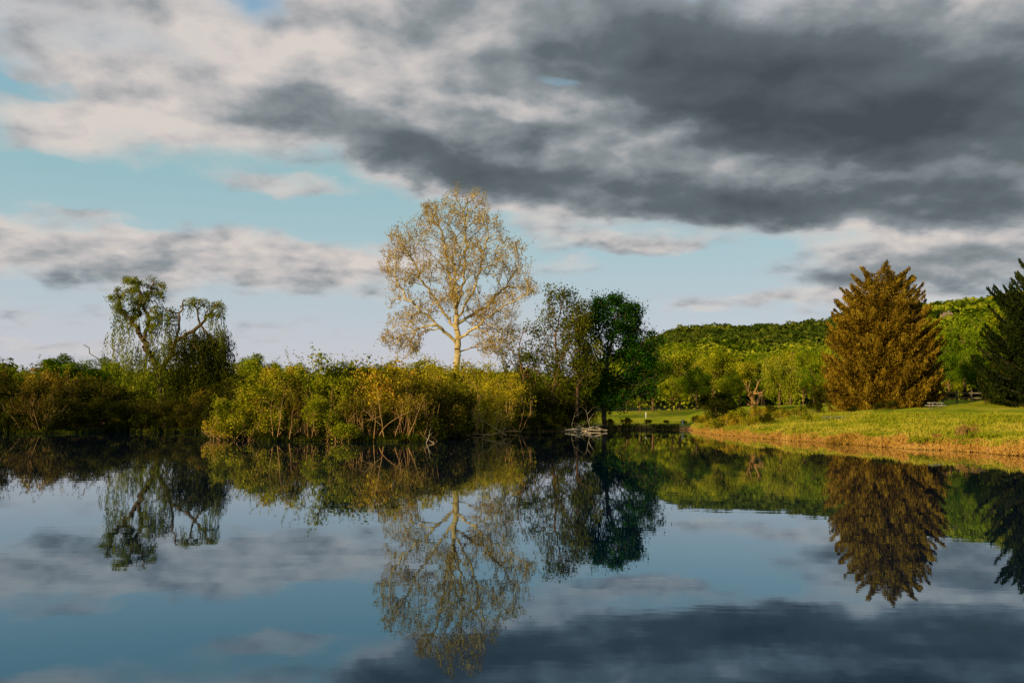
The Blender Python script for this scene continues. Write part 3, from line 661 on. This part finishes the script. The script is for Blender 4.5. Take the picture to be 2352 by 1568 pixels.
# ---- built things
def boxes(lst):
    parts = []
    for (x, y, z, sx_, sy_, sz_) in lst:
        v = np.array([(x+a*sx_/2, y+b_*sy_/2, z+c*sz_/2) for a in (-1, 1) for b_ in (-1, 1) for c in (-1, 1)])
        parts.append((v, np.array([(0, 1, 3, 2), (4, 6, 7, 5), (0, 4, 5, 1), (2, 3, 7, 6), (0, 2, 6, 4), (1, 5, 7, 3)])))
    return merge(parts)
def boxmesh(lst, mat, bev=.01):
    me = quad_mesh("b", *boxes(lst), mat)
    bm = bmesh.new(); bm.from_mesh(me); bmesh.ops.bevel(bm, geom=bm.edges[:], offset=bev, segments=1, affect='EDGES'); bm.to_mesh(me); bm.free()
    return me
Yb = 86.; xb = X(2148, Yb); zb = gz(xb, Yb)
place("picnic_table", (xb, Yb, zb-.02), [("table_top", boxmesh([(0, -.3+.15*k, .75, 1.8, .14, .04) for k in range(5)], M['white'])),
      ("bench", boxmesh([(0, -.75, .45, 1.8, .26, .04)], M['white'])), ("bench", boxmesh([(0, .75, .45, 1.8, .26, .04)], M['white'])),
      ("leg", boxmesh([(-.65, -.3, .36, .08, .08, .72), (-.65, .3, .36, .08, .08, .72), (-.65, 0, .39, .06, 1.5, .06)], M['wood'])),
      ("leg", boxmesh([(.65, -.3, .36, .08, .08, .72), (.65, .3, .36, .08, .08, .72), (.65, 0, .39, .06, 1.5, .06)], M['wood']))],
      "low white-topped picnic table standing on the meadow", "picnic table", rot=.2, scale=(.7, .7, .75))
Yf = 100.; xa, xc = X(2165, Yf), X(2330, Yf); nf = 6; st_ = (xc-xa)/(nf-1); fz = gz((xa+xc)/2, Yf)
place("rail_fence", ((xa+xc)/2, Yf, fz-.1), [("post", boxmesh([(-(xc-xa)/2+st_*k, 0, .65, .14, .14, 1.3)], M['wood'])) for k in range(nf)] +
      [("rail", boxmesh([(0, -.09, hh, xc-xa, .04, .12)], M['wood'])) for hh in (.5, 1.0)], "weathered wooden rail fence under the trees", "fence")
for px, Y, h in [(1568, 99, .6), (1484, 128, .7)]:
    place("marker_post", (X(px, Y), Y, gz(X(px, Y), Y)-.05), [("post", boxmesh([(0, 0, h/2, .11, .11, h)], M['white'])), ("cap", boxmesh([(0, 0, h+.03, .16, .16, .06)], M['white']))], "short white marker post on the grass", "post", "white marker posts on the lawn")
Yw = 78.; xw = X(1915, Yw)
place("stone_wall", (xw, Yw, gz(xw, Yw)-.2), [("wall", boxmesh([(0.32*k-.9, rng.uniform(-.03, .03), .17, .30, .3, rng.uniform(.30, .36)) for k in range(6)], M['stone'])),
      ("coping", boxmesh([(-.1, 0, .41, 2.1, .36, .07)], M['stone']))], "short grey stone culvert wall in the grass", "wall", scale=(.8, 1, .9))
hz_ = float(hill_z(HX, HY))
def gable(w, d, h0, h1, mat):
    v = [(-w/2, -d/2, h0), (w/2, -d/2, h0), (w/2, 0, h1), (-w/2, 0, h1), (-w/2, d/2, h0), (w/2, d/2, h0)]
    v2 = [(a, b_, c-.3) for a, b_, c in v]
    q = [(0, 1, 2, 3), (3, 2, 5, 4), (7, 6, 9, 8), (8, 9, 10, 11), (0, 6, 7, 1), (4, 5, 11, 10), (0, 3, 9, 6), (3, 4, 10, 9), (1, 7, 8, 2), (2, 8, 11, 5)]
    return quad_mesh("roof", v+v2, q, mat)
wl_ = quad_mesh("wall", [(-5, -3.5, 0), (5, -3.5, 0), (5, -3.5, 6), (-5, -3.5, 6), (-5, 3.5, 0), (5, 3.5, 0), (5, 3.5, 6), (-5, 3.5, 6), (-5, 0, 8.3), (5, 0, 8.3)],
     [(0, 1, 2, 3), (5, 4, 7, 6), (4, 0, 3, 7), (1, 5, 6, 2), (3, 2, 9, 8), (8, 9, 6, 7)], M['wood'])
place("house", (HX, HY, hz_+3), [("wall", wl_), ("roof", gable(11.5, 8.6, 5.6, 8.9, M['roof'])),
     ("window", boxmesh([(-2.5, -3.52, 4, 1.2, .08, 1.4)], M['glass'])), ("window", boxmesh([(2.5, -3.52, 4, 1.2, .08, 1.4)], M['glass'])), ("door", boxmesh([(0, -3.52, 1.1, 1.1, .08, 2.2)], M['white'])),
     ("chimney", boxmesh([(3, 0, 9, .9, .9, 2.2)], M['stone']))], "small brown-roofed house among hilltop trees", "house", rot=-.4, scale=(.65, .65, .7))

# ------------------------------------------------------------------ sky / world
Rc = Matrix.Rotation(math.pi/2+PITCH, 3, 'X') @ Matrix.Rotation(ROLL, 3, 'Z')
def AE(px, py):
    v = (Rc @ Vector(((px-CX)/F, (784-py)/F, -1))).normalized()
    return math.atan2(v.x, v.y), math.asin(v.z)
SUN_AZ = math.radians(-137); SUN_EL = math.radians(16)
w = bpy.data.worlds.new("World"); scene.world = w; w.use_nodes = True
nt = w.node_tree; N = nt.nodes; L = nt.links; N.clear()
out = N.new("ShaderNodeOutputWorld"); bg = N.new("ShaderNodeBackground"); L.new(bg.outputs[0], out.inputs[0])
bg.inputs["Strength"].default_value = .1
sky = N.new("ShaderNodeTexSky"); sky.sky_type = 'NISHITA'; sky.sun_disc = False; sky.sun_elevation = SUN_EL; sky.sun_rotation = SUN_AZ % (2*math.pi)
tc = N.new("ShaderNodeTexCoord"); sp = N.new("ShaderNodeSeparateXYZ"); L.new(tc.outputs["Generated"], sp.inputs[0])
def mth(op, a=None, b=None, c=None, clamp=False):
    n = N.new("ShaderNodeMath"); n.operation = op; n.use_clamp = clamp
    for k, v in enumerate((a, b, c)):
        if v is None: continue
        if isinstance(v, (int, float)): n.inputs[k].default_value = v
        else: L.new(v, n.inputs[k])
    return n.outputs[0]
def mapr(v, a, b, c=0., d=1., smooth=True):
    n = N.new("ShaderNodeMapRange"); n.interpolation_type = 'SMOOTHSTEP' if smooth else 'LINEAR'
    L.new(v, n.inputs[0]); n.inputs[1].default_value = a; n.inputs[2].default_value = b; n.inputs[3].default_value = c; n.inputs[4].default_value = d
    return n.outputs[0]
def mix(f, a, b):
    n = N.new("ShaderNodeMix"); n.data_type = 'RGBA'
    for s, v in ((0, f), (6, a), (7, b)):
        if isinstance(v, tuple): n.inputs[s].default_value = (*v, 1)
        elif isinstance(v, float): n.inputs[s].default_value = v
        else: L.new(v, n.inputs[s])
    return n.outputs[2]
azn = mth('ARCTAN2', sp.outputs[0], sp.outputs[1]); eln = mth('ARCSINE', sp.outputs[2])
zp = mth('ADD', mth('MAXIMUM', sp.outputs[2], 0.), .30)
pl = N.new("ShaderNodeCombineXYZ"); L.new(mth('DIVIDE', sp.outputs[0], zp), pl.inputs[0]); L.new(mth('DIVIDE', sp.outputs[1], zp), pl.inputs[1])
def noise_(scale, detail, rough, off, dist=0.):
    mp = N.new("ShaderNodeMapping"); mp.inputs["Location"].default_value = off; L.new(pl.outputs[0], mp.inputs[0])
    n = N.new("ShaderNodeTexNoise"); n.inputs["Scale"].default_value = scale; n.inputs["Detail"].default_value = detail; n.inputs["Roughness"].default_value = rough
    n.inputs["Distortion"].default_value = dist
    L.new(mp.outputs[0], n.inputs["Vector"]); return n
nA = noise_(3.8, 8, .50, (3, 1, 0), .15); nB = noise_(9, 6, .52, (9, 4, 0), .15); nW = noise_(5, 5, .55, (1, 7, 2))
# relief: the same cloud field sampled a little towards the sun
nB2 = noise_(9, 6, .52, (9-.025, 4-.035, 0), .15); nA2 = noise_(3.8, 8, .50, (3-.045, 1-.06, 0), .15)
rel = mth('ADD', mth('SUBTRACT', nB2.outputs["Fac"], nB.outputs["Fac"]), mth('SUBTRACT', nA2.outputs["Fac"], nA.outputs["Fac"]))
spw = N.new("ShaderNodeSeparateColor"); L.new(nW.outputs["Color"], spw.inputs[0])
wa = mth('MULTIPLY_ADD', mth('SUBTRACT', spw.outputs[0], .5), .14, azn); we = mth('MULTIPLY_ADD', mth('SUBTRACT', spw.outputs[1], .5), .06, eln)
ae = N.new("ShaderNodeCombineXYZ"); L.new(wa, ae.inputs[0]); L.new(we, ae.inputs[1])
def blobs(lst, inner=.35, outer=1.45):
    acc = None
    for (px, py, rx, ry, rot, wt) in lst:
        a, e = AE(px, py)
        mp = N.new("ShaderNodeMapping"); mp.vector_type = 'TEXTURE'
        mp.inputs["Location"].default_value = (a, e, 0); mp.inputs["Rotation"].default_value = (0, 0, math.radians(-rot)); mp.inputs["Scale"].default_value = (rx/F, ry/F, 1)
        L.new(ae.outputs[0], mp.inputs[0])
        ln = N.new("ShaderNodeVectorMath"); ln.operation = 'LENGTH'; L.new(mp.outputs[0], ln.inputs[0])
        v = mapr(ln.outputs["Value"], outer, inner, 0., 1.)
        acc = mth('MULTIPLY', v, wt) if acc is None else mth('MULTIPLY_ADD', v, wt, acc)
    return acc
cover = blobs([(1850, 190, 850, 260, 3, 1.0), (1500, 430, 620, 75, 6, .9), (2150, 440, 480, 100, 3, .9), (980, 340, 430, 90, 16, .95), (1000, 70, 520, 150, 0, .75),
   (300, 110, 460, 160, 8, .52), (150, 300, 240, 55, 5, .5), (400, 250, 240, 80, 8, .45), (380, 590, 600, 70, 1, .75), (60, 560, 300, 80, 0, .2), (830, 590, 200, 45, 0, .35), (1250, 280, 350, 60, 8, .35),
   (1470, 552, 210, 28, 0, .55), (1300, 620, 130, 35, 0, .45), (2150, 600, 340, 70, 0, .75), (1850, 695, 340, 24, 0, .45), (650, 415, 190, 28, 3, .45), (240, 480, 160, 10, 0, .3), (1250, 520, 120, 20, 0, .3), (100, 790, 300, 16, 0, .3),
   (1275, 192, 60, 24, 10, -.8), (575, 25, 110, 50, 25, -.30), (60, 180, 130, 20, 5, -.40), (250, 430, 440, 45, 3, -.5), (700, 485, 260, 22, 2, -.3), (1600, 620, 260, 40, 0, -.2)])
dark = blobs([(1980, 200, 560, 150, 3, .50), (1750, 130, 500, 180, 5, .24), (2280, 330, 330, 130, 8, .36), (1350, 435, 600, 58, 8, .36), (2000, 480, 540, 48, 2, .34), (940, 345, 350, 52, 14, .32),
   (1180, 60, 430, 150, 0, .24), (1550, 80, 300, 130, 0, .22), (1550, 340, 700, 120, 8, .34), (350, 630, 560, 40, 0, .12), (100, 590, 300, 60, 0, .08), (2170, 620, 330, 50, 0, .32), (1400, 575, 200, 18, 0, .2), (1300, 635, 120, 20, 0, .2), (620, 240, 220, 60, 10, .10), (350, 100, 500, 160, 10, .05),
   (1440, 290, 240, 36, 12, -.22), (1750, 375, 380, 30, 7, -.14), (1180, 270, 140, 22, 8, -.24), (760, 130, 180, 34, 5, -.12), (200, 290, 300, 40, 0, -.08), (1420, 130, 70, 30, -20, -.10)])
high = mapr(eln, .46, .75, 0., .35)
cv = mth('ADD', cover, high)
cv = mth('MULTIPLY_ADD', mth('SUBTRACT', nA.outputs["Fac"], .5), 1.2, cv)
cv = mth('MULTIPLY_ADD', mth('SUBTRACT', nB.outputs["Fac"], .5), .8, cv)
alpha = mapr(cv, -.02, .70)
# texture is calmer inside the thick dark bank
calm = mapr(dark, .1, .8, 1., .50)
tex = mth('MULTIPLY', mth('SUBTRACT', nA.outputs["Fac"], .5), .36)
tex = mth('MULTIPLY_ADD', mth('SUBTRACT', nB.outputs["Fac"], .5), .28, tex)
tex = mth('MULTIPLY_ADD', rel, -.60, tex)
dk = mth('ADD', dark, mth('MULTIPLY_ADD', high, .9, .08))
dk = mth('MULTIPLY_ADD', tex, calm, dk)
ramp = N.new("ShaderNodeValToRGB"); el = ramp.color_ramp.elements
cols = [(0, (.68, .62, .58)), (.16, (.52, .50, .50)), (.38, (.270, .302, .325)), (.66, (.122, .150, .164)), (1, (.062, .080, .091))]
while len(el) < len(cols): el.new(.5)
for k, (p, c) in enumerate(cols): el[k].position = p; el[k].color = (*c, 1)
L.new(dk, ramp.inputs[0])
gr = N.new("ShaderNodeValToRGB"); el = gr.color_ramp.elements
cols = [(0, (.60, .58, .64)), (.12, (.56, .58, .65)), (.28, (.42, .57, .62)), (.45, (.30, .52, .56)), (.65, (.24, .43, .58)), (1, (.10, .25, .50))]
while len(el) < len(cols): el.new(.5)
for k, (p, c) in enumerate(cols): el[k].position = p; el[k].color = (*c, 1)
L.new(mapr(eln, 0., .55, 0., 1., False), gr.inputs[0])
def scale10(c):
    n = N.new("ShaderNodeVectorMath"); n.operation = 'SCALE'; L.new(c, n.inputs[0]); n.inputs[3].default_value = 10.; return n.outputs[0]
clear = mix(.88, sky.outputs[0], scale10(gr.outputs[0]))
L.new(mix(alpha, clear, scale10(ramp.outputs[0])), bg.inputs["Color"])

# sun
sd = bpy.data.lights.new("sun", 'SUN'); sd.energy = 5.0; sd.angle = math.radians(.5); sd.color = (1, .82, .50)
so = bpy.data.objects.new("sun", sd); COL.objects.link(so)
S = Vector((math.sin(SUN_AZ)*math.cos(SUN_EL), math.cos(SUN_AZ)*math.cos(SUN_EL), math.sin(SUN_EL)))
so.rotation_euler = S.to_track_quat('Z', 'Y').to_euler(); so.location = S*300

# camera
cd = bpy.data.cameras.new("camera"); cd.lens = F/2352*36; cd.sensor_width = 36; cd.clip_end = 8000
co = bpy.data.objects.new("camera", cd); COL.objects.link(co)
co.matrix_world = Matrix.Translation((0, 0, EYE)) @ Rc.to_4x4()
scene.camera = co
scene.view_settings.view_transform = 'Standard'; scene.view_settings.look = 'None'; scene.view_settings.exposure = 0
